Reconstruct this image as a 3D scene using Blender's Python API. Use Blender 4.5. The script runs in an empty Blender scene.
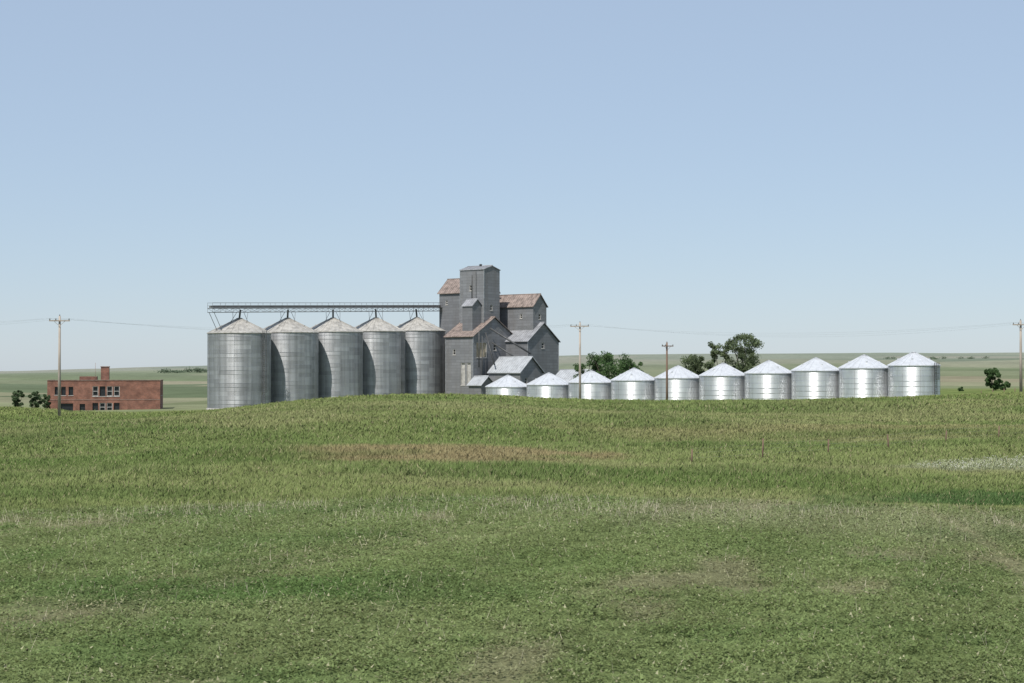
import bpy, math, random
import numpy as np
from mathutils import Vector
random.seed(4); rng=np.random.default_rng(7)
S=bpy.context.scene
EYE=7.0; F=1707.0
# ------------------------------------------------------------------ noise
def vnoise(x,y,scale,seed=0):
    x=np.asarray(x,float)/scale; y=np.asarray(y,float)/scale
    xi=np.floor(x).astype(np.int64); yi=np.floor(y).astype(np.int64)
    fx=x-xi; fy=y-yi; fx=fx*fx*(3-2*fx); fy=fy*fy*(3-2*fy)
    def h(a,b):
        n=(a*374761393+b*668265263+seed*982451653)&0x7fffffff
        n=((n^(n>>13))*1274126177)&0x7fffffff
        return ((n^(n>>16))&0xffff)/65535.0
    return (h(xi,yi)*(1-fx)+h(xi+1,yi)*fx)*(1-fy)+(h(xi,yi+1)*(1-fx)+h(xi+1,yi+1)*fx)*fy
def fbm(x,y,scale,seed=0,o=3):
    s=0;a=1;t=0
    for i in range(o):
        s=s+a*vnoise(x,y,scale/2**i,seed+i*17); t+=a; a*=.55
    return s/t
def sm(t):
    t=np.clip(t,0,1); return t*t*(3-2*t)
# ------------------------------------------------------------------ terrain
cu=np.array([-200,0,50,110,208,260,330,400,500,570,650,800,900,1024,1300])
cv=np.array([404,409,413.5,415.5,412,406,399.0,395.5,396.5,401.5,403,402,399.5,394,392])
cx=(cu-512)/F*205; cz=EYE-(cv-372)/F*205
tx=np.linspace(-90,100,380); tz=np.interp(tx,cx,cz)
k=np.hanning(23); k/=k.sum(); tz=np.convolve(np.pad(tz,11,mode='edge'),k,mode='valid')
def height(x,y):
    x=np.asarray(x,float); y=np.asarray(y,float)
    zf=2.35-0.68*(1-np.exp(-((x+1)/17)**2))-0.12*sm((y-50)/14)+0.12*(fbm(x,y,14,13)-.5)
    zc=np.interp(x,tx,tz)
    t=np.clip((y-70)/135,0,1)
    zm=1.3+(zc-1.3)*(0.5*np.sin(math.pi/2*t)+0.5*t)
    zm=zm+0.75*(fbm(x*.7+5,y,30,3)-.5)*sm((y-75)/30)*sm((220-y)/35)*2
    zm=zm-0.35*np.exp(-((y-118-.25*x)/13)**2)+0.25*np.exp(-((y-145-.2*x)/12)**2)
    site=np.interp(x,[-120,-60,-2,68,90],[-2.0,-1.0,-1.3,2.75,3.5])
    hh=np.interp(x,[-2500,-600,-365,56,600,2500],[5,7,15,24,29,34])
    tt=np.clip((y-420)/1600,0,1)
    zr=site+(hh-site)*tt**1.2+ (fbm(x,y,420,9)-.5)*11*sm((y-500)/500)
    zr=zr-(zr+20)*sm((y-2050)/1200)
    z=zf+(zm-zf)*sm((y-(63+1.5*np.sin(x*.11)))/7)
    z=np.where(y>205,zc+(zr-zc)*sm((y-207)/58),z)
    z=z+0.07*(fbm(x,y,3,5)-.5)
    return z
def hz(x,y): return float(height(np.array([x]),np.array([y]))[0])
def mix(c,d,t):
    t=np.asarray(t)[...,None]; return c*(1-t)+np.asarray(d)*t
def edge(x): return 64+1.5*np.sin(x*.11)
def ell(x,y,x0,y0,rx,ry,soft=.6):
    r=np.sqrt(((x-x0)/rx)**2+((y-y0)/ry)**2)+(fbm(x,y,min(rx,ry)*.5,33)-.5)*.9
    return 1-sm((r-(1-soft/2))/soft)
def track(x,y):
    # pairs of old wheel tracks sweeping across the crop
    t=0
    for x0,k_,c_ in ((-14,.42,.004),(9,.30,-.003),(24,.22,.0),(-30,.1,.010)):
        d=x-(x0+k_*(y-24)+c_*(y-24)**2)
        for o in (-1.0,1.0): t=np.maximum(t,np.exp(-((d-o)/.24)**2))
    return t*(.4+.6*vnoise(x,y,2.5,77))
def tallpatch(x,y): return sm((fbm(x*.6,y,8,301)-.52)*6)
def colour(x,y):
    x=np.asarray(x,float); y=np.asarray(y,float); n=x.shape
    c=np.zeros(n+(3,))+np.array([.128,.170,.062])
    c=mix(c,[.165,.192,.084],fbm(x,y,6,21)*.9)
    c=mix(c,[.060,.118,.032],ell(x,y,-6.5,36.5,4.0,2.2)*.65)
    c=mix(c,[.085,.138,.04],ell(x,y,1.0,41,2.5,3)*.35)
    c=mix(c,[.080,.128,.042],sm((fbm(x,y,3.2,46)-.54)*5)*.55)
    c=mix(c,[.235,.195,.135],sm((fbm(x*1.2,y*.8,3,44)-.62)*6)*.45)
    c=mix(c,[.24,.225,.15],ell(x,y,11,56,9,7)*.25)
    c=mix(c,[.25,.22,.14],track(x,y)*.6)
    strip=np.sin((x*.93-y*.30+2*fbm(x,y,20,88))*2*math.pi/5.2)
    c=c*(1+.07*strip)[...,None]
    m=np.zeros(n+(3,))+np.array([.175,.208,.078])
    m=mix(m,[.110,.155,.050],sm((fbm(x*.5,y,11,61)-.42)*4)*.7)
    m=mix(m,[.240,.240,.115],sm((fbm(x*.45,y,9,71)-.50)*5)*.55)
    m=mix(m,[.265,.200,.115],ell(x,y,-5,101,10,6)*.75)
    m=mix(m,[.265,.220,.120],ell(x,y,27,128,22,12)*.55)
    m=mix(m,[.060,.110,.037],ell(x,y,22,74.5,8,3.4)*.85)
    m=mix(m,[.085,.135,.037],ell(x,y,-22,98,10,8)*.55)
    m=mix(m,[.085,.135,.037],ell(x,y,10,84,12,4)*.5)
    m=mix(m,[.30,.31,.22],ell(x,y,29,95,8,4)*.45)
    m=mix(m,[.090,.138,.043],tallpatch(x,y)*.4)
    m=mix(m,[.105,.155,.046],np.exp(-((y-118-.25*x)/9)**2)*.45)  # shading of the swale, put into the grass colour as a darker band
    m=mix(m,[.235,.225,.105],np.exp(-((y-152-.2*x)/10)**2)*.30*fbm(x,y,12,93))  # lighter band: relief shading of the ridge, painted in colour
    m=mix(m,[.165,.205,.066],sm((y-170)/40)*.5)
    w=sm((y-edge(x))/1.2)
    c=c*(1-w[...,None])+m*w[...,None]
    yy=y+x*.25+ (fbm(x,y,300,81)-.5)*140
    b=np.floor(np.maximum(yy,1)**.62/4.2).astype(np.int64); bx=np.floor((x-y*.2)/260+b*.37).astype(np.int64)
    r=((b*7919+bx*104729)&1023)%7
    pal=np.array([[.175,.195,.11],[.235,.235,.15],[.125,.155,.09],[.25,.23,.155],[.19,.21,.125],[.15,.18,.095],[.215,.23,.135]])
    f=pal[r]
    f=f*(0.8+.4*fbm(x,y,50,91))[...,None]
    f=mix(f,[.27,.295,.265],sm((y-500)/1500)*.6)  # distance haze painted into the far-field colour, paler with depth
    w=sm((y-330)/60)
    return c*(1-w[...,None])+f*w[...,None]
# ------------------------------------------------------------------ materials
def newmat(name):
    m=bpy.data.materials.new(name); m.use_nodes=True; nt=m.node_tree
    return m,nt,nt.nodes,nt.links,nt.nodes['Principled BSDF']
def simple(name,col,rough=.8,metal=0,var=.25,scale=2.0,streak=False):
    m,nt,N,L,b=newmat(name)
    tc=N.new('ShaderNodeTexCoord'); mp=N.new('ShaderNodeMapping'); no=N.new('ShaderNodeTexNoise')
    no.inputs['Scale'].default_value=scale; no.inputs['Detail'].default_value=5
    if streak: mp.inputs['Scale'].default_value=(1.5,1.5,.15)
    L.new(tc.outputs['Object'],mp.inputs[0]); L.new(mp.outputs[0],no.inputs['Vector'])
    r=N.new('ShaderNodeValToRGB'); e=r.color_ramp.elements
    e[0].position=.3; e[1].position=.7
    e[0].color=tuple(c*(1-var) for c in col)+(1,); e[1].color=tuple(min(1,c*(1+var)) for c in col)+(1,)
    L.new(no.outputs['Fac'],r.inputs[0]); L.new(r.outputs[0],b.inputs['Base Color'])
    b.inputs['Roughness'].default_value=rough; b.inputs['Metallic'].default_value=metal
    return m
def galv(name,col,metal,rough,amp,pitch,attr=True,dirt=.3,streak=.12):
    m,nt,N,L,b=newmat(name)
    tc=N.new('ShaderNodeTexCoord'); mp=N.new('ShaderNodeMapping'); no=N.new('ShaderNodeTexNoise')
    mp.inputs['Scale'].default_value=(1,1,streak); no.inputs['Scale'].default_value=1.3; no.inputs['Detail'].default_value=6
    L.new(tc.outputs['Object'],mp.inputs[0]); L.new(mp.outputs[0],no.inputs['Vector'])
    r=N.new('ShaderNodeValToRGB'); e=r.color_ramp.elements; e[0].position=.3; e[1].position=.62
    e[0].color=tuple(c*(1-dirt) for c in col)+(1,); e[1].color=tuple(col)+(1,)
    L.new(no.outputs['Fac'],r.inputs[0])
    out=r.outputs[0]
    if attr:
        a=N.new('ShaderNodeAttribute'); a.attribute_name='shade'
        mx=N.new('ShaderNodeMix'); mx.data_type='RGBA'; mx.blend_type='MULTIPLY'; mx.inputs[0].default_value=1
        L.new(out,mx.inputs[6]); L.new(a.outputs['Color'],mx.inputs[7]); out=mx.outputs[2]
    L.new(out,b.inputs['Base Color'])
    b.inputs['Metallic'].default_value=metal; b.inputs['Roughness'].default_value=rough
    if amp>0: # corrugation normals
        g=N.new('ShaderNodeNewGeometry'); s=N.new('ShaderNodeSeparateXYZ'); L.new(tc.outputs['Object'],s.inputs[0])
        mu=N.new('ShaderNodeMath'); mu.operation='MULTIPLY'; mu.inputs[1].default_value=2*math.pi/pitch; L.new(s.outputs[2],mu.inputs[0])
        si=N.new('ShaderNodeMath'); si.operation='SINE'; L.new(mu.outputs[0],si.inputs[0])
        am=N.new('ShaderNodeMath'); am.operation='MULTIPLY'; am.inputs[1].default_value=amp; L.new(si.outputs[0],am.inputs[0])
        cb=N.new('ShaderNodeCombineXYZ'); L.new(am.outputs[0],cb.inputs[2])
        ad=N.new('ShaderNodeVectorMath'); ad.operation='ADD'; L.new(g.outputs['Normal'],ad.inputs[0]); L.new(cb.outputs[0],ad.inputs[1])
        nn=N.new('ShaderNodeVectorMath'); nn.operation='NORMALIZE'; L.new(ad.outputs[0],nn.inputs[0]); L.new(nn.outputs[0],b.inputs['Normal'])
    return m
def siding(name,col,dark,step=.6,stain=.5):
    m,nt,N,L,b=newmat(name)
    tc=N.new('ShaderNodeTexCoord'); s=N.new('ShaderNodeSeparateXYZ'); L.new(tc.outputs['Object'],s.inputs[0])
    ad=N.new('ShaderNodeMath'); ad.operation='ADD'; L.new(s.outputs[0],ad.inputs[0]); L.new(s.outputs[1],ad.inputs[1])
    cb=N.new('ShaderNodeCombineXYZ'); L.new(ad.outputs[0],cb.inputs[0]); L.new(s.outputs[2],cb.inputs[1])
    br=N.new('ShaderNodeTexBrick'); L.new(cb.outputs[0],br.inputs['Vector'])
    br.inputs['Scale'].default_value=1; br.inputs['Brick Width'].default_value=2.4; br.inputs['Row Height'].default_value=step
    br.inputs['Mortar Size'].default_value=.03; br.inputs['Bias'].default_value=0
    br.inputs['Color1'].default_value=tuple(col)+(1,); br.inputs['Color2'].default_value=tuple(c*.80 for c in col)+(1,)
    br.inputs['Mortar'].default_value=tuple(c*.6 for c in col)+(1,)
    mp=N.new('ShaderNodeMapping'); mp.inputs['Scale'].default_value=(.5,.5,.10); no=N.new('ShaderNodeTexNoise'); no.inputs['Scale'].default_value=1.6; no.inputs['Detail'].default_value=7
    L.new(tc.outputs['Object'],mp.inputs[0]); L.new(mp.outputs[0],no.inputs['Vector'])
    r=N.new('ShaderNodeMapRange'); r.inputs[1].default_value=.42; r.inputs[2].default_value=.72; r.inputs[3].default_value=0; r.inputs[4].default_value=stain
    L.new(no.outputs['Fac'],r.inputs[0])
    mx=N.new('ShaderNodeMix'); mx.data_type='RGBA'; L.new(r.outputs[0],mx.inputs[0]); L.new(br.outputs['Color'],mx.inputs[6]); mx.inputs[7].default_value=tuple(dark)+(1,)
    L.new(mx.outputs[2],b.inputs['Base Color']); b.inputs['Roughness'].default_value=.65; b.inputs['Metallic'].default_value=.1
    return m
M_bigwall=galv('weathered_galvanized_steel',(.46,.463,.47),.62,.47,.42,.11,dirt=.36,streak=.06)
M_bigroof=galv('weathered_roof_steel',(.47,.445,.40),.2,.55,0,.1,attr=False,dirt=.4)
M_wall=galv('bright_galvanized_steel',(.74,.75,.765),.74,.38,.5,.11,dirt=.18,streak=.08)
M_roof=galv('bright_roof_steel',(.62,.63,.645),.3,.45,0,.1,attr=False,dirt=.18)
M_conc=simple('concrete',(.35,.33,.30),.9)
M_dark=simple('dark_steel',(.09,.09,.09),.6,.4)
M_grey=simple('galvanized_parts',(.36,.365,.37),.5,.5)
M_tin=siding('tin_siding',(.225,.228,.235),(.145,.135,.125))
M_tin2=siding('tin_siding_dark',(.195,.198,.205),(.12,.115,.11))
M_rust=simple('rusty_tin_roof',(.24,.188,.162),.7,.15,.42,1.0,True)
M_paleroof=simple('pale_tin_roof',(.42,.43,.44),.5,.2,.18,1.0)
M_greyroof=simple('grey_tin_roof',(.30,.30,.31),.6,.2,.25,1.0)
M_door=simple('faded_door_paint',(.42,.40,.37),.8)
M_tan=simple('bare_wood_panel',(.33,.28,.20),.8)
M_glass=simple('dark_opening',(.015,.017,.02),.35,0,.3)
M_frame=simple('white_window_frame',(.42,.40,.37),.7)
M_pole=simple('weathered_pole_wood',(.34,.29,.24),.9,0,.3,3,True)
M_pole2=simple('creosote_pole_wood',(.15,.095,.065),.9,0,.3,3,True)
M_ins=simple('insulator',(.12,.13,.13),.3)
M_wire=simple('wire',(.38,.38,.39),.6,.2)
M_bark=simple('bark',(.10,.08,.06),.95)
def brickmat():
    m,nt,N,L,b=newmat('red_brick')
    tc=N.new('ShaderNodeTexCoord'); s=N.new('ShaderNodeSeparateXYZ'); L.new(tc.outputs['Object'],s.inputs[0])
    ad=N.new('ShaderNodeMath'); ad.operation='ADD'; L.new(s.outputs[0],ad.inputs[0]); L.new(s.outputs[1],ad.inputs[1])
    cb=N.new('ShaderNodeCombineXYZ'); L.new(ad.outputs[0],cb.inputs[0]); L.new(s.outputs[2],cb.inputs[1])
    br=N.new('ShaderNodeTexBrick'); L.new(cb.outputs[0],br.inputs['Vector'])
    br.inputs['Scale'].default_value=1; br.inputs['Brick Width'].default_value=.4; br.inputs['Row Height'].default_value=.15
    br.inputs['Mortar Size'].default_value=.012
    br.inputs['Color1'].default_value=(.25,.10,.062,1); br.inputs['Color2'].default_value=(.175,.07,.045,1); br.inputs['Mortar'].default_value=(.22,.17,.14,1)
    no=N.new('ShaderNodeTexNoise'); no.inputs['Scale'].default_value=.6; no.inputs['Detail'].default_value=6; L.new(tc.outputs['Object'],no.inputs['Vector'])
    mr=N.new('ShaderNodeMapRange'); mr.inputs[1].default_value=.3; mr.inputs[2].default_value=.7; mr.inputs[3].default_value=.55; mr.inputs[4].default_value=1.3; L.new(no.outputs['Fac'],mr.inputs[0])
    vm=N.new('ShaderNodeVectorMath'); vm.operation='SCALE'; L.new(br.outputs['Color'],vm.inputs[0]); L.new(mr.outputs[0],vm.inputs['Scale'])
    L.new(vm.outputs[0],b.inputs['Base Color']); b.inputs['Roughness'].default_value=.9
    return m
M_brick=brickmat()
def leafmat(name,up=.55,trans=.3):
    m=bpy.data.materials.new(name); m.use_nodes=True; nt=m.node_tree; N=nt.nodes; L=nt.links; N.clear()
    o=N.new('ShaderNodeOutputMaterial'); a=N.new('ShaderNodeAttribute'); a.attribute_name='Col'
    g=N.new('ShaderNodeNewGeometry'); ad=N.new('ShaderNodeMix'); ad.data_type='VECTOR'; ad.inputs[0].default_value=up
    L.new(g.outputs['Normal'],ad.inputs[4]); ad.inputs[5].default_value=(0,0,1)
    nn=N.new('ShaderNodeVectorMath'); nn.operation='NORMALIZE'; L.new(ad.outputs[1],nn.inputs[0])
    d=N.new('ShaderNodeBsdfDiffuse'); t=N.new('ShaderNodeBsdfTranslucent'); mx=N.new('ShaderNodeMixShader'); mx.inputs[0].default_value=trans
    for s in (d,t): L.new(a.outputs['Color'],s.inputs['Color'])
    L.new(nn.outputs[0],d.inputs['Normal'])
    L.new(d.outputs[0],mx.inputs[1]); L.new(t.outputs[0],mx.inputs[2]); L.new(mx.outputs[0],o.inputs[0])
    return m
M_grass=leafmat('grass_blades',.6,.2); M_leaf=leafmat('tree_leaves',.25,.35)
def groundmat():
    m,nt,N,L,b=newmat('ground_cover')
    a=N.new('ShaderNodeAttribute'); a.attribute_name='Col'
    tc=N.new('ShaderNodeTexCoord')
    n1=N.new('ShaderNodeTexNoise'); n1.inputs['Scale'].default_value=6; n1.inputs['Detail'].default_value=6; L.new(tc.outputs['Object'],n1.inputs['Vector'])
    n2=N.new('ShaderNodeTexNoise'); n2.inputs['Scale'].default_value=.12; n2.inputs['Detail'].default_value=8; n2.inputs['Roughness'].default_value=.7; L.new(tc.outputs['Object'],n2.inputs['Vector'])
    ad=N.new('ShaderNodeMath'); ad.operation='ADD'; L.new(n1.outputs['Fac'],ad.inputs[0]); L.new(n2.outputs['Fac'],ad.inputs[1])
    mr=N.new('ShaderNodeMapRange'); mr.inputs[1].default_value=.6; mr.inputs[2].default_value=1.4; mr.inputs[3].default_value=.5; mr.inputs[4].default_value=1.15; L.new(ad.outputs[0],mr.inputs[0])
    vm=N.new('ShaderNodeVectorMath'); vm.operation='SCALE'; L.new(a.outputs['Color'],vm.inputs[0]); L.new(mr.outputs[0],vm.inputs['Scale'])
    L.new(vm.outputs[0],b.inputs['Base Color']); b.inputs['Roughness'].default_value=1; b.inputs['Specular IOR Level'].default_value=0
    return m
M_ground=groundmat()
# ------------------------------------------------------------------ mesh helpers
def link(o): S.collection.objects.link(o); return o
def empty(name,loc=(0,0,0),rot=0):
    e=bpy.data.objects.new(name,None); e.location=loc; e.rotation_euler=(0,0,rot); return link(e)
class MB:
    def __init__(s): s.v=[];s.f=[];s.m=[];s.sm=[];s.sh=[]
    def face(s,pts,mat=0,smooth=False,sh=1.0):
        i=len(s.v); s.v+=[tuple(p) for p in pts]; s.f.append(list(range(i,i+len(pts)))); s.m.append(mat); s.sm.append(smooth); s.sh.append(sh)
    def box(s,x0,x1,y0,y1,z0,z1,mat=0):
        i=len(s.v); s.v+=[(x,y,z) for z in (z0,z1) for y in (y0,y1) for x in (x0,x1)]
        for f in ((0,2,3,1),(4,5,7,6),(0,1,5,4),(2,6,7,3),(0,4,6,2),(1,3,7,5)):
            s.f.append([i+j for j in f]); s.m.append(mat); s.sm.append(False); s.sh.append(1)
    def tube(s,p0,p1,r0,r1=None,n=8,mat=0,cap=True):
        if r1 is None:r1=r0
        p0=Vector(p0);p1=Vector(p1);d=(p1-p0)
        if d.length<1e-6:return
        d.normalize(); u=d.orthogonal().normalized(); w=d.cross(u); i=len(s.v)
        for p,r in ((p0,r0),(p1,r1)):
            for k in range(n):
                a=2*math.pi*k/n; s.v.append(tuple(p+u*(r*math.cos(a))+w*(r*math.sin(a))))
        for k in range(n):
            s.f.append([i+k,i+(k+1)%n,i+n+(k+1)%n,i+n+k]); s.m.append(mat); s.sm.append(n>4); s.sh.append(1)
        if cap:
            s.f.append([i+k for k in range(n)][::-1]); s.f.append([i+n+k for k in range(n)])
            s.m+=[mat,mat]; s.sm+=[False,False]; s.sh+=[1,1]
    def obj(s,name,mats,parent=None,loc=(0,0,0),rot=0):
        me=bpy.data.meshes.new(name); me.from_pydata(s.v,[],s.f)
        for m in mats: me.materials.append(m)
        me.polygons.foreach_set('material_index',s.m); me.polygons.foreach_set('use_smooth',s.sm)
        at=me.attributes.new('shade','FLOAT_COLOR','CORNER'); c=[]
        for f,sh in zip(s.f,s.sh): c+= [sh,sh,sh,1]*len(f)
        at.data.foreach_set('color',c); me.update()
        o=bpy.data.objects.new(name,me); link(o); o.location=loc; o.rotation_euler=(0,0,rot)
        if parent: o.parent=parent
        return o
def tri_mesh(name,V,C,mat,parent=None,per=3):
    n=len(V); me=bpy.data.meshes.new(name); me.vertices.add(n); me.vertices.foreach_set('co',V.astype(np.float32).ravel())
    me.loops.add(n); me.loops.foreach_set('vertex_index',np.arange(n,dtype=np.int32))
    me.polygons.add(n//per); me.polygons.foreach_set('loop_start',np.arange(0,n,per,dtype=np.int32))
    me.update(calc_edges=True)
    a=me.attributes.new('Col','FLOAT_COLOR','POINT'); c=np.ones((n,4),np.float32); c[:,:3]=C; a.data.foreach_set('color',c.ravel())
    me.materials.append(mat); o=bpy.data.objects.new(name,me); link(o)
    if parent:o.parent=parent
    return o
# ------------------------------------------------------------------ ground
def axis(fine,fine_step,far,g):
    a=list(np.arange(0,fine,fine_step)); s=fine_step
    while a[-1]<far: s*=g; a.append(a[-1]+s)
    return np.array(a)
xs=axis(60,.6,9000,1.05); xs=np.concatenate([-xs[:0:-1],xs])
ys=[-40.]; 
while ys[-1]<14000:
    y=ys[-1]; ys.append(y+(2 if y<20 else max(.45,abs(y)*.0065) if y<2500 else y*.05))
ys=np.array(ys)
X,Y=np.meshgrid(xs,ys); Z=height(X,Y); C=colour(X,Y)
nx=len(xs); ny=len(ys)
me=bpy.data.meshes.new('ground'); me.vertices.add(nx*ny); me.vertices.foreach_set('co',np.stack([X,Y,Z],-1).astype(np.float32).ravel())
ii=(np.arange(ny-1)[:,None]*nx+np.arange(nx-1)[None]).ravel()
q=np.stack([ii,ii+1,ii+nx+1,ii+nx],-1).astype(np.int32)
me.loops.add(q.size); me.loops.foreach_set('vertex_index',q.ravel()); me.polygons.add(len(q)); me.polygons.foreach_set('loop_start',np.arange(0,q.size,4,dtype=np.int32))
me.update(calc_edges=True); me.polygons.foreach_set('use_smooth',np.ones(len(q),bool))
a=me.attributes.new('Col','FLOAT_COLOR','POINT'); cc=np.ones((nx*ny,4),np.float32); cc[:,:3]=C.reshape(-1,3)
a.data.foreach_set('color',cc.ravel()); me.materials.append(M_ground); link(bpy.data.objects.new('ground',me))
# ------------------------------------------------------------------ crop plants
def sample(n,y0,y1,p,marg):
    u=rng.random(n); 
    if abs(p-1)<1e-6: y=y0*(y1/y0)**u
    else:
        e=1-p; y=(y0**e+u*(y1**e-y0**e))**(1/e)
    w=.30*y*1.06+marg; x=(rng.random(n)*2-1)*w
    return x,y
n=780000
x,y=sample(n,24,64.5,0.6,2.5)
clump=fbm(x,y,.55,101,2)*.6+vnoise(x,y,.22,105)*.4
row=.5+.5*np.sin((x*.94-y*.34)*2*math.pi/.36)
keep=(rng.random(n)<np.clip((clump-.25)*3.0,.06,1)*(.6+.4*row)*(1-.7*track(x,y)))&(y<edge(x)+.5)&(rng.random(n)>sm((fbm(x*1.2,y*.8,3,44)-.60)*5)*.5)
x,y,clump=x[keep],y[keep],clump[keep]; n=len(x)
z=height(x,y); hh=rng.random(n)**.7*.15*(0.4+1.2*clump)+.01
a=rng.random(n)*2*math.pi; ln=(.026+.038*rng.random(n))*(y/40)**.35; wd=ln*.5
tilt=(rng.random(n)-.25)*1.1
dx,dy=np.cos(a),np.sin(a); c0=np.stack([x,y,z+hh],-1)
dv=np.stack([dx*np.cos(tilt),dy*np.cos(tilt),np.sin(tilt)],-1); sv=np.stack([-dy,dx,(rng.random(n)-.5)*.6],-1)
V=np.stack([c0-sv*wd[:,None],c0+sv*wd[:,None],c0+dv*ln[:,None]*1.6],1).reshape(-1,3)
col=colour(x,y)*(.72+.7*rng.random(n))[:,None]
yel=rng.random(n)<.04; col[yel]=np.array([.34,.33,.20])*(.6+.6*rng.random(yel.sum()))[:,None]
tri_mesh('crop_plants',V,np.repeat(col,3,0),M_grass)
# dry stubble
n=14000; x,y=sample(n,26,64,0,2); k=(rng.random(n)<(.10+.90*sm((y-50)/12))*(.25+1.2*sm((fbm(x,y,4,55)-.45)*4)))
x,y=x[k],y[k]; n=len(x); z=height(x,y); a=rng.random(n)*6.28; h=.12+.22*rng.random(n)**2; w=.009*(y/50)
l=.5*h; dx,dy=np.cos(a)*l,np.sin(a)*l
V=np.stack([np.stack([x-w,y,z],-1),np.stack([x+w,y,z],-1),np.stack([x+dx,y+dy,z+h+.06],-1)],1).reshape(-1,3)
tri_mesh('crop_stubble',V,np.repeat(np.array([[.46,.42,.31]])*(.7+.5*rng.random(n))[:,None],3,0),M_grass)
# ------------------------------------------------------------------ meadow grass
def blades(name,n,y0,y1,p,marg,hmin,hmax,wpx,lean):
    x,y=sample(n,y0,y1,p,marg)
    k=(y>edge(x)-.3)
    x,y=x[k],y[k]; n=len(x); z=height(x,y)
    pat=fbm(x,y,1.6,201,3); tp=tallpatch(x,y)
    h=(hmin+(hmax-hmin)*rng.random(n))*(.45+1.1*pat)*(.7+.3*sm((y-66)/20))*(1+.9*tp*vnoise(x,y,1.1,303)); w=wpx*y/F*(.45+.6*rng.random(n))
    a=rng.random(n)*6.28; le=lean*h; wind=.15
    tx_=np.cos(a)*le*rng.random(n)+wind*h; ty_=np.sin(a)*le*rng.random(n)
    b=rng.random(n)*3.14; wx,wy=np.cos(b)*w,np.sin(b)*w*.5
    V=np.stack([np.stack([x-wx,y-wy,z-.02],-1),np.stack([x+wx,y+wy,z-.02],-1),np.stack([x+tx_,y+ty_,z+h],-1)],1).reshape(-1,3)
    col=colour(x,y); t=rng.random(n); col=col*(.84+.36*t)[:,None]*(.75+.5*pat)[:,None]*1.06
    dry=rng.random(n)<.06; col[dry]=np.array([.33,.30,.17])*(.6+.6*rng.random(dry.sum()))[:,None]
    tri_mesh(name,V,np.repeat(col,3,0),M_grass)
blades('meadow_grass',1050000,62,245,1.15,4,.08,.27,1.05,1.4)
x,y=sample(40000,84,106,0,3); k=(ell(x,y,29,95,8,4)*rng.random(len(x))>.68); x,y=x[k],y[k]; n=len(x); z=height(x,y)+.16+.2*rng.random(n)
r=.024; V=np.stack([np.stack([x-r,y,z],-1),np.stack([x+r,y,z],-1),np.stack([x,y+r*.6,z+r*1.5],-1)],1).reshape(-1,3)
tri_mesh('white_wildflowers',V,np.repeat(np.array([[.5,.5,.42]])*np.ones((n,1)),3,0),M_grass)
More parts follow.
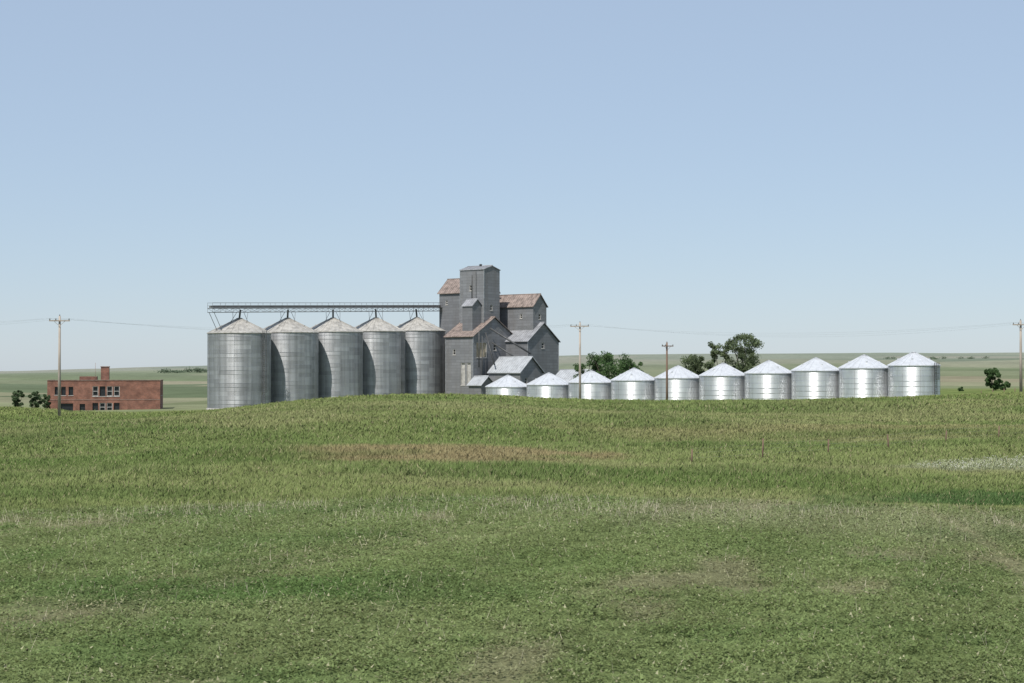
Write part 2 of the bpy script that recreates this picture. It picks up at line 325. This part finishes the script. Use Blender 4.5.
# ------------------------------------------------------------------ grain bins
def grain_bin(name,x,y,z,R,H,rise,mw,mr,ring,npan,ladder_az=None,nrib=24,sh_var=.12,rot=0):
    e=empty(name,(x,y,z),rot)
    rr=random.Random(int(x*100)); m=MB(); seg=60; rings=max(1,round(H/ring)); 
    for j in range(rings):
        z0=j*H/rings; z1=(j+1)*H/rings; off=(j%2)*.5; row=1+rr.uniform(-.04,.04)
        vals=[row*(1-sh_var*rr.random()) for _ in range(npan+1)]
        for k in range(seg):
            a0=2*math.pi*k/seg; a1=2*math.pi*(k+1)/seg
            s=vals[int((k/seg*npan+off))%npan]
            m.face([(R*math.cos(a0),R*math.sin(a0),z0),(R*math.cos(a1),R*math.sin(a1),z0),(R*math.cos(a1),R*math.sin(a1),z1),(R*math.cos(a0),R*math.sin(a0),z1)],0,True,s)
    o=m.obj('corrugated_wall',[mw],e)
    import bmesh
    bm=bmesh.new(); bm.from_mesh(o.data); bmesh.ops.remove_doubles(bm,verts=bm.verts,dist=.001); bm.to_mesh(o.data); bm.free()
    m=MB()
    for j in range(1,rings): # ring seams
        zz=j*H/rings
        for k in range(seg):
            a0=2*math.pi*k/seg;a1=2*math.pi*(k+1)/seg; r2=R+.02
            m.face([(r2*math.cos(a0),r2*math.sin(a0),zz-.02),(r2*math.cos(a1),r2*math.sin(a1),zz-.02),(r2*math.cos(a1),r2*math.sin(a1),zz+.02),(r2*math.cos(a0),r2*math.sin(a0),zz+.02)],0,True)
    for k in range(npan):
        a=2*math.pi*k/npan
        m.tube((( R+.03)*math.cos(a),(R+.03)*math.sin(a),0),((R+.03)*math.cos(a),(R+.03)*math.sin(a),H),.025,n=4)
    m.obj('seams_and_stiffeners',[M_grey],e)
    m=MB(); Ro=R+.14; rt=R*.09; seg=nrib*2; zt=rise*.94
    for k in range(seg):
        a0=2*math.pi*k/seg;a1=2*math.pi*(k+1)/seg
        c0,s0,c1,s1=math.cos(a0),math.sin(a0),math.cos(a1),math.sin(a1)
        m.face([(Ro*c0,Ro*s0,H-.05),(Ro*c1,Ro*s1,H-.05),(rt*c1,rt*s1,H+zt),(rt*c0,rt*s0,H+zt)],0)
        m.face([(Ro*c0,Ro*s0,H-.17),(Ro*c1,Ro*s1,H-.17),(Ro*c1,Ro*s1,H-.05),(Ro*c0,Ro*s0,H-.05)],0)
        m.face([(Ro*c0,Ro*s0,H-.17),(Ro*c1,Ro*s1,H-.17),(R*c1,R*s1,H-.12),(R*c0,R*s0,H-.12)],1)
    for k in range(nrib):
        a=2*math.pi*(k+.5)/nrib; c,s=math.cos(a),math.sin(a)
        m.tube((Ro*c,Ro*s,H-.02),(rt*c,rt*s,H+zt+.03),.055,n=4)
    m.tube((0,0,H+zt-.05),(0,0,H+zt+.1),rt*1.05,rt*1.05,16); m.tube((0,0,H+zt+.1),(0,0,H+rise+.05),rt*1.2,rt*.3,16)
    for k in range(4):
        a=2*math.pi*(k+.35)/4; r=R*.6; zz=H+zt*(Ro-r)/(Ro-rt)
        m.box(r*math.cos(a)-.13,r*math.cos(a)+.13,r*math.sin(a)-.13,r*math.sin(a)+.13,zz-.1,zz+.16,0)
    m.obj('conical_roof',[mr,M_dark],e)
    m=MB(); m.tube((0,0,-3),(0,0,.0),R+.15,R+.15,40); m.obj('foundation',[M_conc],e)
    if ladder_az is not None:
        m=MB(); a=ladder_az-rot; c,s=math.cos(a),math.sin(a); tx_,ty_=-s,c; r=R+.25
        for w in (-.3,.3): m.tube((r*c+tx_*w,r*s+ty_*w,.5),(r*c+tx_*w,r*s+ty_*w,H+.4),.06,n=4)
        zz=.6
        while zz<H: m.tube((r*c-tx_*.3,r*s-ty_*.3,zz),(r*c+tx_*.3,r*s+ty_*.3,zz),.035,n=4,cap=False); zz+=.35
        zz=3
        while zz<H+.4:
            pts=[((r+.7*math.sin(t))*c+tx_*.4*math.cos(t),(r+.7*math.sin(t))*s+ty_*.4*math.cos(t),zz) for t in np.linspace(0,math.pi,6)]
            for p,q_ in zip(pts,pts[1:]): m.tube(p,q_,.04,n=4,cap=False)
            zz+=1.0
        for t in (.4,.8,1.57,2.3,2.7): 
            px,py=(r+.7*math.sin(t))*c+tx_*.4*math.cos(t),(r+.7*math.sin(t))*s+ty_*.4*math.cos(t)
            m.tube((px,py,3),(px,py,H+.4),.035,n=4)
        m.obj('ladder',[M_dark],e)
    return e
for i in range(5):
    t=i/4
    grain_bin('tall_grain_bin',-52.4+32.0*t,328+38*t,.1+1.35*t,6.05,14.4,2.9,M_bigwall,M_bigroof,.82,12,ladder_az=(-.6 if i==0 else None),nrib=28,sh_var=.28,rot=i*.7)
for i in range(10):
    t=i/9
    grain_bin('grain_bin',-.8+68.6*t+.65*math.sin(math.pi*t),330-42*t,-1.18+3.96*t,4.27,5.4,2.2,M_wall,M_roof,.9,9,ladder_az=(-.9 if i==9 else None),nrib=20,sh_var=.12,rot=i*1.3)
# ------------------------------------------------------------------ catwalk
e=empty('conveyor_catwalk'); m=MB()
P0=Vector((-57.0,322.0,19.0)); P1=Vector((-12.5,376.0,21.2)); d=(P1-P0); Ltot=d.length; dn=d.normalized(); sd=Vector((dn.y,-dn.x,0)).normalized()
def P(t,s,z): return P0+d*t+sd*s+Vector((0,0,z))
nseg=44
for s in (-.7,.7):
    m.tube(P(0,s,0),P(1,s,0),.07,n=4); m.tube(P(0,s,-.75),P(1,s,-.75),.07,n=4); m.tube(P(0,s,1.05),P(1,s,1.05),.035,n=4); m.tube(P(0,s,.55),P(1,s,.55),.02,n=4)
    for k in range(nseg+1):
        t=k/nseg; m.tube(P(t,s,-.75),P(t,s,0),.035,n=4,cap=False)
        if k%2==0: m.tube(P(t,s,0),P(t,s,1.05),.035,n=4,cap=False)
        if k<nseg: m.tube(P(t,s,-.75 if k%2 else 0),P((k+1)/nseg,s,0 if k%2 else -.75),.03,n=4,cap=False)
m.face([P(0,-.7,.01),P(1,-.7,.01),P(1,.7,.01),P(0,.7,.01)])
a_=[P(0,-.28,.1),P(0,.28,.1),P(0,.28,.5),P(0,-.28,.5)]; b_=[P(1,-.28,.1),P(1,.28,.1),P(1,.28,.5),P(1,-.28,.5)]
for k in range(4): m.face([a_[k],a_[(k+1)%4],b_[(k+1)%4],b_[k]])
m.face(a_); m.face(b_)
M_cat=simple('catwalk_steel',(.16,.155,.15),.6,.4)
m.obj('truss_and_railing',[M_cat],e)
m=MB()
for i in range(5):
    t=i/4; bx,by,bz=-52.4+32.0*t,328+38*t,.1+1.35*t+14.4
    tt=(Vector((bx,by,0))-Vector((P0.x,P0.y,0))).dot(Vector((dn.x,dn.y,0)).normalized())/Vector((d.x,d.y,0)).length
    for ang in (.8,2.3,3.9,5.5):
        q0=Vector((bx+2.2*math.cos(ang),by+2.2*math.sin(ang),bz+1.8)); s_=.6 if ang>3 else -.6
        m.tube(q0,P(min(.98,tt+.02*(1 if ang in(.8,5.5) else -1)),s_,-.75),.05,n=4)
    m.tube((bx,by,bz+2.9),P(tt,0,-.3),.18,n=8)
for s in (-.7,.7):
    m.tube(P(.005,s,-.7),P(.04,s,-5.0),.06,n=4)
m.obj('supports_and_spouts',[M_dark],e)
# ------------------------------------------------------------------ walls with openings
def wall_open(mb,o,u,n,L,z0,z1,ops,mw,mp,mf,depth=.25,bars=True):
    o=Vector(o);u=Vector(u);n=Vector(n); up=Vector((0,0,1))
    us=sorted({0,L}|{a for p in ops for a in p[:2]}); zs=sorted({z0,z1}|{a for p in ops for a in p[2:4]})
    pt=lambda a,z,dd=0:o+u*a+up*z+n*dd
    for i in range(len(us)-1):
        for j in range(len(zs)-1):
            a,b,c,d_=us[i],us[i+1],zs[j],zs[j+1]; ca,cc=(a+b)/2,(c+d_)/2
            if any(p[0]<ca<p[1] and p[2]<cc<p[3] for p in ops): continue
            mb.face([pt(a,c),pt(b,c),pt(b,d_),pt(a,d_)],mw)
    for p in ops:
        a,b,c,d_=p[:4]; mat=p[4] if len(p)>4 and p[4]>=0 else mp
        mb.face([pt(a,c,-depth),pt(b,c,-depth),pt(b,d_,-depth),pt(a,d_,-depth)],mat)
        mb.face([pt(a,c),pt(b,c),pt(b,c,-depth),pt(a,c,-depth)],mf); mb.face([pt(a,d_),pt(b,d_),pt(b,d_,-depth),pt(a,d_,-depth)],mw)
        mb.face([pt(a,c),pt(a,d_),pt(a,d_,-depth),pt(a,c,-depth)],mw); mb.face([pt(b,c),pt(b,d_),pt(b,d_,-depth),pt(b,c,-depth)],mw)
        def bar(a0,a1,c0,c1,q0,q1):
            v=[pt(a0,c0,q1),pt(a1,c0,q1),pt(a1,c1,q1),pt(a0,c1,q1)]; mb.face(v,mf)
            w=[pt(a0,c0,q0),pt(a1,c0,q0),pt(a1,c1,q0),pt(a0,c1,q0)]
            for k in range(4): mb.face([v[k],v[(k+1)%4],w[(k+1)%4],w[k]],mf)
        if bars and not (len(p)>4 and p[4]==-1):
            f=.12
            bar(a+.003,a+f,c+.003,d_-.003,-depth+.01,-.06); bar(b-f,b-.003,c+.003,d_-.003,-depth+.01,-.06)
            bar(a+f+.002,b-f-.002,d_-f,d_-.003,-depth+.01,-.065); bar(a+f+.002,b-f-.002,c+.003,c+f,-depth+.01,-.065)
            if len(p)<=4: bar(a+f+.002,b-f-.002,(c+d_)/2-.05,(c+d_)/2+.05,-depth+.01,-.08)
        bar(a-.1,b+.1,c-.12,c-.005,-.02,.07)
def gable_block(parent,name,a0,a1,b0,b1,z0,ze,zr,mw,mr,ovh=.35,front=(),right=(),ribs=.6):
    m=MB(); mats=[mw,mr,M_glass,M_frame,M_door,M_tan,M_dark]
    ac=(a0+a1)/2
    wall_open(m,(b0,a0,0),(1,0,0),(0,-1,0),b1-b0,z0,ze,list(front),0,2,3)
    wall_open(m,(b1,a0,0),(0,1,0),(1,0,0),a1-a0,z0,ze,list(right),0,2,3)
    m.face([(b1,a1,z0),(b0,a1,z0),(b0,a1,ze),(b1,a1,ze)],0); m.face([(b0,a1,z0),(b0,a0,z0),(b0,a0,ze),(b0,a1,ze)],0)
    th=.14
    for b in (b0,b1): m.face([(b,a0,ze),(b,a1,ze),(b,ac,zr)],0)
    sl=(zr-ze)/(ac-a0)
    for sgn in (-1,1):
        ae=a0-ovh if sgn<0 else a1+ovh; zee=ze-sl*ovh
        p=[(b0-ovh,ae,zee),(b1+ovh,ae,zee),(b1+ovh,ac,zr),(b0-ovh,ac,zr)]
        lo=[(x,y,z+.02) for x,y,z in p]; hi=[(x,y,z+.02+th) for x,y,z in p]
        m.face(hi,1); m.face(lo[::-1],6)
        for k in (0,1,3): m.face([lo[k],lo[(k+1)%4],hi[(k+1)%4],hi[k]],1)
        x=b0-ovh+.1
        while x<b1+ovh: m.tube((x,ae,zee+th+.04),(x,ac,zr+th+.04),.055,n=4,mat=1); x+=ribs
    m.tube((b0-ovh,ac,zr+th+.05),(b1+ovh,ac,zr+th+.05),.1,n=6,mat=1)
    return m.obj(name,mats,parent)
ROT=math.radians(-40)
el=empty('grain_elevator',(-8.1,355,0),ROT)
gable_block(el,'main_house',0,13.4,-7.7,0,-2,14.5,18.5,M_tin,M_rust,
   front=[(4.3,5.5,4.2,8.9,4),(5.9,7.1,4.2,8.9,4),(2.0,2.8,10.6,11.8)],right=[(1.0,4.4,10.0,13.2,5),(6.5,7.5,11.5,12.8),(9.2,10.0,6.8,8.2),(5.0,8.2,-1.5,3.8,4)])
gable_block(el,'headhouse_tower',4.5,9.6,-7.6,-.9,14,28.6,29.4,M_tin,M_greyroof,ovh=.15,front=[(2.6,3.4,24.2,25.4)],right=[(2.0,2.8,20,21.2)])
gable_block(el,'rear_house_left',8.2,14.2,-17,-5.2,-2,24.3,27.2,M_tin2,M_rust,front=[(1.8,2.5,21.6,22.6)])
gable_block(el,'rear_cupola',13.5,18,-6,5.1,12,21.1,23.5,M_tin,M_rust,ovh=.3,front=[(7.4,8.1,18.4,19.4)],right=[(1.8,2.6,18.2,19.4)])
gable_block(el,'annex_house',10.6,21,-4,6,-2,13.6,17.4,M_tin2,M_greyroof,right=[(4.6,5.6,12,13.2),(2.2,3,6.8,8)])
gable_block(el,'dormer',1.6,4.6,-4.4,-1.6,15.6,20.9,22.2,M_tin2,M_greyroof,ovh=.2)
gable_block(el,'driveway_shed',2.6,9.8,2.2,10.6,-2,7.0,10.0,M_tin,M_paleroof,front=[(1.5,4.0,-1,3)],right=[(1.5,2.3,4.6,5.8)])
gable_block(el,'lean_to_office',-1.6,2.4,.25,3.6,-2,4.4,6.0,M_tin,M_paleroof,ribs=.5)
m=MB()
m.tube((.5,4.8,16.2),(8.5,8.6,10.8),.2); m.tube((.4,5.6,13.2),(6.5,7,9.6),.16); m.tube((.35,3.6,15.2),(3.8,2.4,8.5),.14)
m.tube((.6,1.2,8),(.6,1.2,15.5),.12); m.tube((.6,2.2,3),(.6,2.2,14.5),.08)
m.tube((-4.2,4.4,22.2),(-4.2,4.4,27.5),.09); m.tube((-4,7,29.2),(-4,7,29.8),.28); m.tube((-4,7,29.8),(-4,7,30.0),.42,.1)
m.tube((-3,4.45,14),(-3,4.3,28.4),.05)
m.obj('grain_spouts',[M_dark],el)
m=MB()
for (x_,y_,z0,z1) in ((0,0,-2,14.4),(-7.7,0,-2,14.4),(-.9,4.5,18,28.5),(-7.6,4.5,18,28.5),(0,13.4,-2,14.4),(6,10.6,-2,13.4),(6,21,-2,13.4)):
    m.box(x_-.07,x_+.07,y_-.07,y_+.07,z0,z1)
m.obj('corner_trim',[M_grey],el)
sh=empty('storage_shed',(8.0,350,0),ROT)
gable_block(sh,'shed_body',0,7,0,8.5,-2,4.9,7.3,M_tin,M_paleroof,front=[(3,6,-1.5,3)])
# ------------------------------------------------------------------ brick school
sc=empty('brick_school_building',(-103.3,379.5,-2.3),math.radians(9)); m=MB(); L_=24.6; D_=14; H_=7.4
ops=[(1.6,2.4,4.2,6.0,-1),(3.0,4.0,4.1,6.0,-1),(4.6,5.6,4.1,6.0,-1)]
for j,u0 in enumerate((9.8,11.35,12.9,14.45)): ops.append((u0,u0+1.25,3.9,6.1)+((-1,) if j==1 else ())); 
for j,u0 in enumerate((9.8,11.35,12.9,14.45)): ops.append((u0,u0+1.25,.5,2.4)+((-1,) if j in(0,3) else ()))
ops.append((2.9,5.6,.3,2.3,-1)); ops.append((7.0,8.2,0,2.2,-1))
wall_open(m,(0,0,0),(1,0,0),(0,-1,0),L_,-.8,H_,ops,0,1,2,depth=.4)
wall_open(m,(L_,0,0),(0,1,0),(1,0,0),D_,-.8,H_,[(2,3.2,4,6),(6,7.2,4,6),(10,11.2,4,6)],0,1,2,depth=.3)
m.face([(0,D_,-.8),(0,0,-.8),(0,0,H_),(0,D_,H_)],0); m.face([(L_,D_,-.8),(0,D_,-.8),(0,D_,H_),(L_,D_,H_)],0); m.face([(0,0,H_-.5),(L_,0,H_-.5),(L_,D_,H_-.5),(0,D_,H_-.5)],3)
m.obj('brick_walls',[M_brick,M_glass,M_frame,M_dark],sc)
m=MB(); m.box(-.1,L_+.1,-.12,.25,H_+.003,H_+.15); m.box(-.1,.25,.26,D_,H_+.003,H_+.15); m.box(L_-.25,L_+.1,.26,D_,H_+.003,H_+.15); m.box(0,L_,-.06,-.004,3.05,3.18)
M_cope=simple('weathered_coping',(.24,.17,.14),.9)
m.obj('parapet_coping',[M_cope],sc)
m=MB(); m.box(11.2,13.0,5,6.6,H_-.5,H_+3.0,0); m.box(11.1,13.1,4.9,6.7,H_+3.003,H_+3.2,1); m.box(6.4,10.2,6,9,H_-.5,H_+.9,0); m.tube((10.0,5,H_-.5),(10.0,5,H_+4),.04,n=5,mat=1)
m.obj('chimney',[M_brick,M_cope],sc)
# ------------------------------------------------------------------ utility poles
tops=[]
def pole(x,y,ztop,mat,arm=1.2,az=0.0,rad=.16,arms=1):
    zb=hz(x,y); e=empty('utility_pole',(x,y,zb),az); H=ztop-zb
    m=MB(); m.tube((0,0,-.5),(0,0,H),rad,rad*.62,10); m.obj('pole',[mat],e)
    m=MB(); at=[]
    for k in range(arms):
        z_=H-.55-k*.9; m.box(-arm,arm,-rad-.12,-rad+.02,z_-.07,z_+.07)
        for s in(-1,1): m.tube((s*arm*.55,-rad-.05,z_-.03),(0,-rad-.03,z_-.6),.025,n=4)
    m.obj('crossarm',[mat],e)
    m=MB(); z_=H-.55
    for xx in (-arm*.93,-arm*.35,arm*.93): m.tube((xx,-rad-.05,z_+.05),(xx,-rad-.05,z_+.28),.07,.05,8); at.append((xx,-rad-.05,z_+.27))
    m.tube((0,0,H),(0,0,H+.18),.05,n=8)
    m.obj('insulators',[M_ins],e)
    c,s=math.cos(az),math.sin(az); tops.append([(x+p[0]*c-p[1]*s,y+p[0]*s+p[1]*c,zb+p[2]) for p in at])
pole(-51.7,195,13.4,M_pole,1.15,math.radians(8),.19)
pole(9.6,241,14.0,M_pole,1.35,math.radians(-15),.19)
pole(23.6,260,11.5,M_pole2,.95,math.radians(20),.2)
pole(64.1,215,13.5,M_pole,1.15,math.radians(8),.2)
pole(-130,215,13.5,M_pole,1.15,math.radians(0),.17)
pole(150,205,14.5,M_pole,1.15,math.radians(0),.17)
m=MB()
def wire(a,b,sag,r=.006):
    a=Vector(a);b=Vector(b);pr=a
    for i in range(1,15):
        t=i/14; p=a.lerp(b,t)-Vector((0,0,sag*4*t*(1-t))); m.tube(pr,p,r,n=3,cap=False); pr=p
for i,j,sg in ((4,0,1.2),(0,1,1.2),(1,3,1.3),(3,5,1.2)):
    for k in range(3): wire(tops[i][k],tops[j][k],sg+.25*k)
m.obj('power_lines',[M_wire])
# ------------------------------------------------------------------ fence
e=empty('wire_fence'); m=MB(); pts=[]
for i in range(-1,9):
    x_=14.8+ (i)*4.6; y_=101+i*3.9; pts.append((x_,y_))
rr=random.Random(5)
for i,(x_,y_) in enumerate(pts):
    z_=hz(x_,y_); h=1.25 if i in (1,) else rr.uniform(.75,.95); lx=rr.uniform(-.08,.08)
    m.tube((x_,y_,z_-.2),(x_+lx,y_,z_+h),.05,.045,7)
m.obj('fence_posts',[M_pole2],e); m=MB()
for (a_,b_) in zip(pts,pts[1:]):
    for h in (.35,.65,.9): m.tube((a_[0],a_[1],hz(*a_)+h),(b_[0],b_[1],hz(*b_)+h),.003,n=3,cap=False)
m.obj('fence_wire',[M_wire],e)
e=empty('wire_fence'); m=MB()
for i in range(16):
    x_=72+i*3.2; y_=262+i*5; z_=hz(x_,y_); m.tube((x_,y_,z_-.2),(x_,y_,z_+1.25),.07,.06,6)
m.obj('fence_posts',[M_pole2],e)
# ------------------------------------------------------------------ trees
def tree(name,x,y,H,W,clumps,seed,trunk=.3,col=(.055,.085,.03),leaf=.30,nleaf=150,low=.25):
    r=np.random.default_rng(seed); z=hz(x,y)
    e=empty(name,(x,y,z)); m=MB(); fork=H*low*1.1; th=H*.05
    m.tube((0,0,-.4),(th*.3,0,fork),trunk,trunk*.75,9)
    cs=[]
    for i in range(clumps):
        t=r.random(); 
        zz=H*(low+(1-low)*(.06+.86*t)); prof=math.sin(math.pi*min(1,(.22+.72*(1-t)**.8)))**.7
        a_=r.random()*6.283; rad=(r.random()**.5)*prof
        cs.append((rad*math.cos(a_)*W/2*.85,rad*math.sin(a_)*W/2*.85,zz))
    for c in cs[:14]:
        c=Vector(c); b0=Vector((th*.3,0,fork*(.7+.3*r.random()))); mid=b0.lerp(c,.5)+Vector((0,0,H*.05))
        m.tube(b0,mid,trunk*.42,trunk*.25,6,cap=False); m.tube(mid,c,trunk*.25,.04,6,cap=False)
    m.obj('trunk',[M_bark],e)
    Vs=[];Cs=[]
    for c in cs:
        n_=int(nleaf*(.6+.8*r.random())); R_=W*(.08+.08*r.random())
        d_=r.normal(size=(n_,3)); d_/=np.linalg.norm(d_,axis=1)[:,None]; p=np.array(c)+d_*(R_*r.random(n_)[:,None]**.45)*np.array([1,1,.85])
        u_=r.normal(size=(n_,3)); u_/=np.linalg.norm(u_,axis=1)[:,None]; w_=np.cross(u_,r.normal(size=(n_,3))); w_/=np.linalg.norm(w_,axis=1)[:,None]
        s_=leaf*(.5+.8*r.random(n_))[:,None]
        Vs.append(np.stack([p-u_*s_*.6,p+w_*s_*.35,p+u_*s_*.6,p-w_*s_*.35],1).reshape(-1,3))
        base=np.array(col)*(.7+.6*r.random()); cc_=base*(.7+.6*r.random(n_))[:,None]; Cs.append(np.repeat(cc_,4,0))
    tri_mesh('foliage',np.concatenate(Vs),np.concatenate(Cs),M_leaf,e,per=4)
    return e
TC=(.120,.150,.080); TD=(.075,.125,.05)
def T(name,x,y,ztop,W,cl,seed,tr,low,col=TC): tree(name,x,y,ztop-hz(x,y),W,cl,seed,tr,low=low,col=col)
T('deciduous_tree',46.4,340,15.2,8.6,84,1,.35,.12)
T('deciduous_tree',41.6,342,14.0,5.4,52,12,.28,.12)
T('deciduous_tree',37.2,348,10.8,7.0,52,3,.25,.10)
T('deciduous_tree',19.4,342,11.4,9.0,74,4,.3,.10,TD)
T('deciduous_tree',24.2,346,9.8,6.0,40,5,.3,.10,TD)
T('deciduous_tree',15.2,344,9.6,6.0,38,15,.3,.10,TD)
T('shrub',90.8,322,7.8,3.8,34,6,.15,.05,TD)
T('shrub',95.0,330,5.4,2.8,18,7,.15,.05,TD)
T('shrub',85.5,325,4.2,1.6,8,17,.1,.05,TD)
for i,(x_,w_,zt) in enumerate(((-107.6,3.6,3.2),(-104.2,3.2,2.9),(-101.9,2.4,2.2))):
    T('shrub',x_,372+i,zt,w_,26,20+i,.12,.03,(.09,.13,.065))
def treeline(x0,y0,x1,y1,n,h,seed):
    r=np.random.default_rng(seed); Vs=[];Cs=[]
    for i in range(n):
        t=r.random(); x_=x0+(x1-x0)*t+r.normal()*3; y_=y0+(y1-y0)*t+r.normal()*5; z_=hz(x_,y_); hh_=h*(.5+.7*r.random()); nl=90
        p=np.array([x_,y_,z_+hh_*.5])+r.normal(size=(nl,3))*np.array([h*.6,h*.4,hh_*.23]); p[:,2]=np.maximum(p[:,2],z_)
        u_=r.normal(size=(nl,3)); u_/=np.linalg.norm(u_,axis=1)[:,None]; w_=np.cross(u_,r.normal(size=(nl,3))); w_/=np.linalg.norm(w_,axis=1)[:,None]
        s_=h*.13; Vs.append(np.stack([p-u_*s_,p+w_*s_,p+u_*s_,p-w_*s_],1).reshape(-1,3)); Cs.append(np.repeat(np.array([.13,.165,.11])*(.8+.5*r.random((nl,1))),4,0))
    tri_mesh('distant_treeline',np.concatenate(Vs),np.concatenate(Cs),M_leaf,per=4)
treeline(-238,1150,-205,1160,16,3.0,1); treeline(330,1500,430,1520,12,2.6,3)
# ------------------------------------------------------------------ light, sky, camera
EL=math.radians(55); AZ=math.radians(205)
w=bpy.data.worlds.new('World'); S.world=w; w.use_nodes=True; N=w.node_tree.nodes; L=w.node_tree.links
bg=N['Background']; sk=N.new('ShaderNodeTexSky'); sk.sky_type='NISHITA'; sk.sun_disc=False; sk.sun_elevation=EL; sk.sun_rotation=AZ
sk.air_density=1.0; sk.dust_density=.5; sk.ozone_density=2.5; sk.altitude=600
mx=N.new('ShaderNodeMix'); mx.data_type='RGBA'; mx.inputs[0].default_value=.70; mx.clamp_result=False
L.new(sk.outputs[0],mx.inputs[6]); mx.inputs[7].default_value=(3.15,3.85,4.85,1)   # thin summer haze
L.new(mx.outputs[2],bg.inputs[0]); bg.inputs[1].default_value=.14
sl=bpy.data.lights.new('sun','SUN'); sl.energy=4.9; sl.angle=math.radians(.5); sl.color=(1,.97,.92)
so=link(bpy.data.objects.new('sun',sl)); sd_=Vector((math.sin(AZ)*math.cos(EL),math.cos(AZ)*math.cos(EL),math.sin(EL)))
so.rotation_euler=sd_.to_track_quat('Z','Y').to_euler(); so.location=(-50,-50,120)
cam=bpy.data.cameras.new('camera'); cam.lens=60; cam.sensor_width=36; cam.clip_end=30000; co=link(bpy.data.objects.new('camera',cam))
co.location=(0,0,EYE); co.rotation_euler=(math.radians(90)+math.atan(30.5/F),0,0); S.camera=co
S.view_settings.view_transform='Standard'; S.view_settings.look='None'; S.view_settings.exposure=0
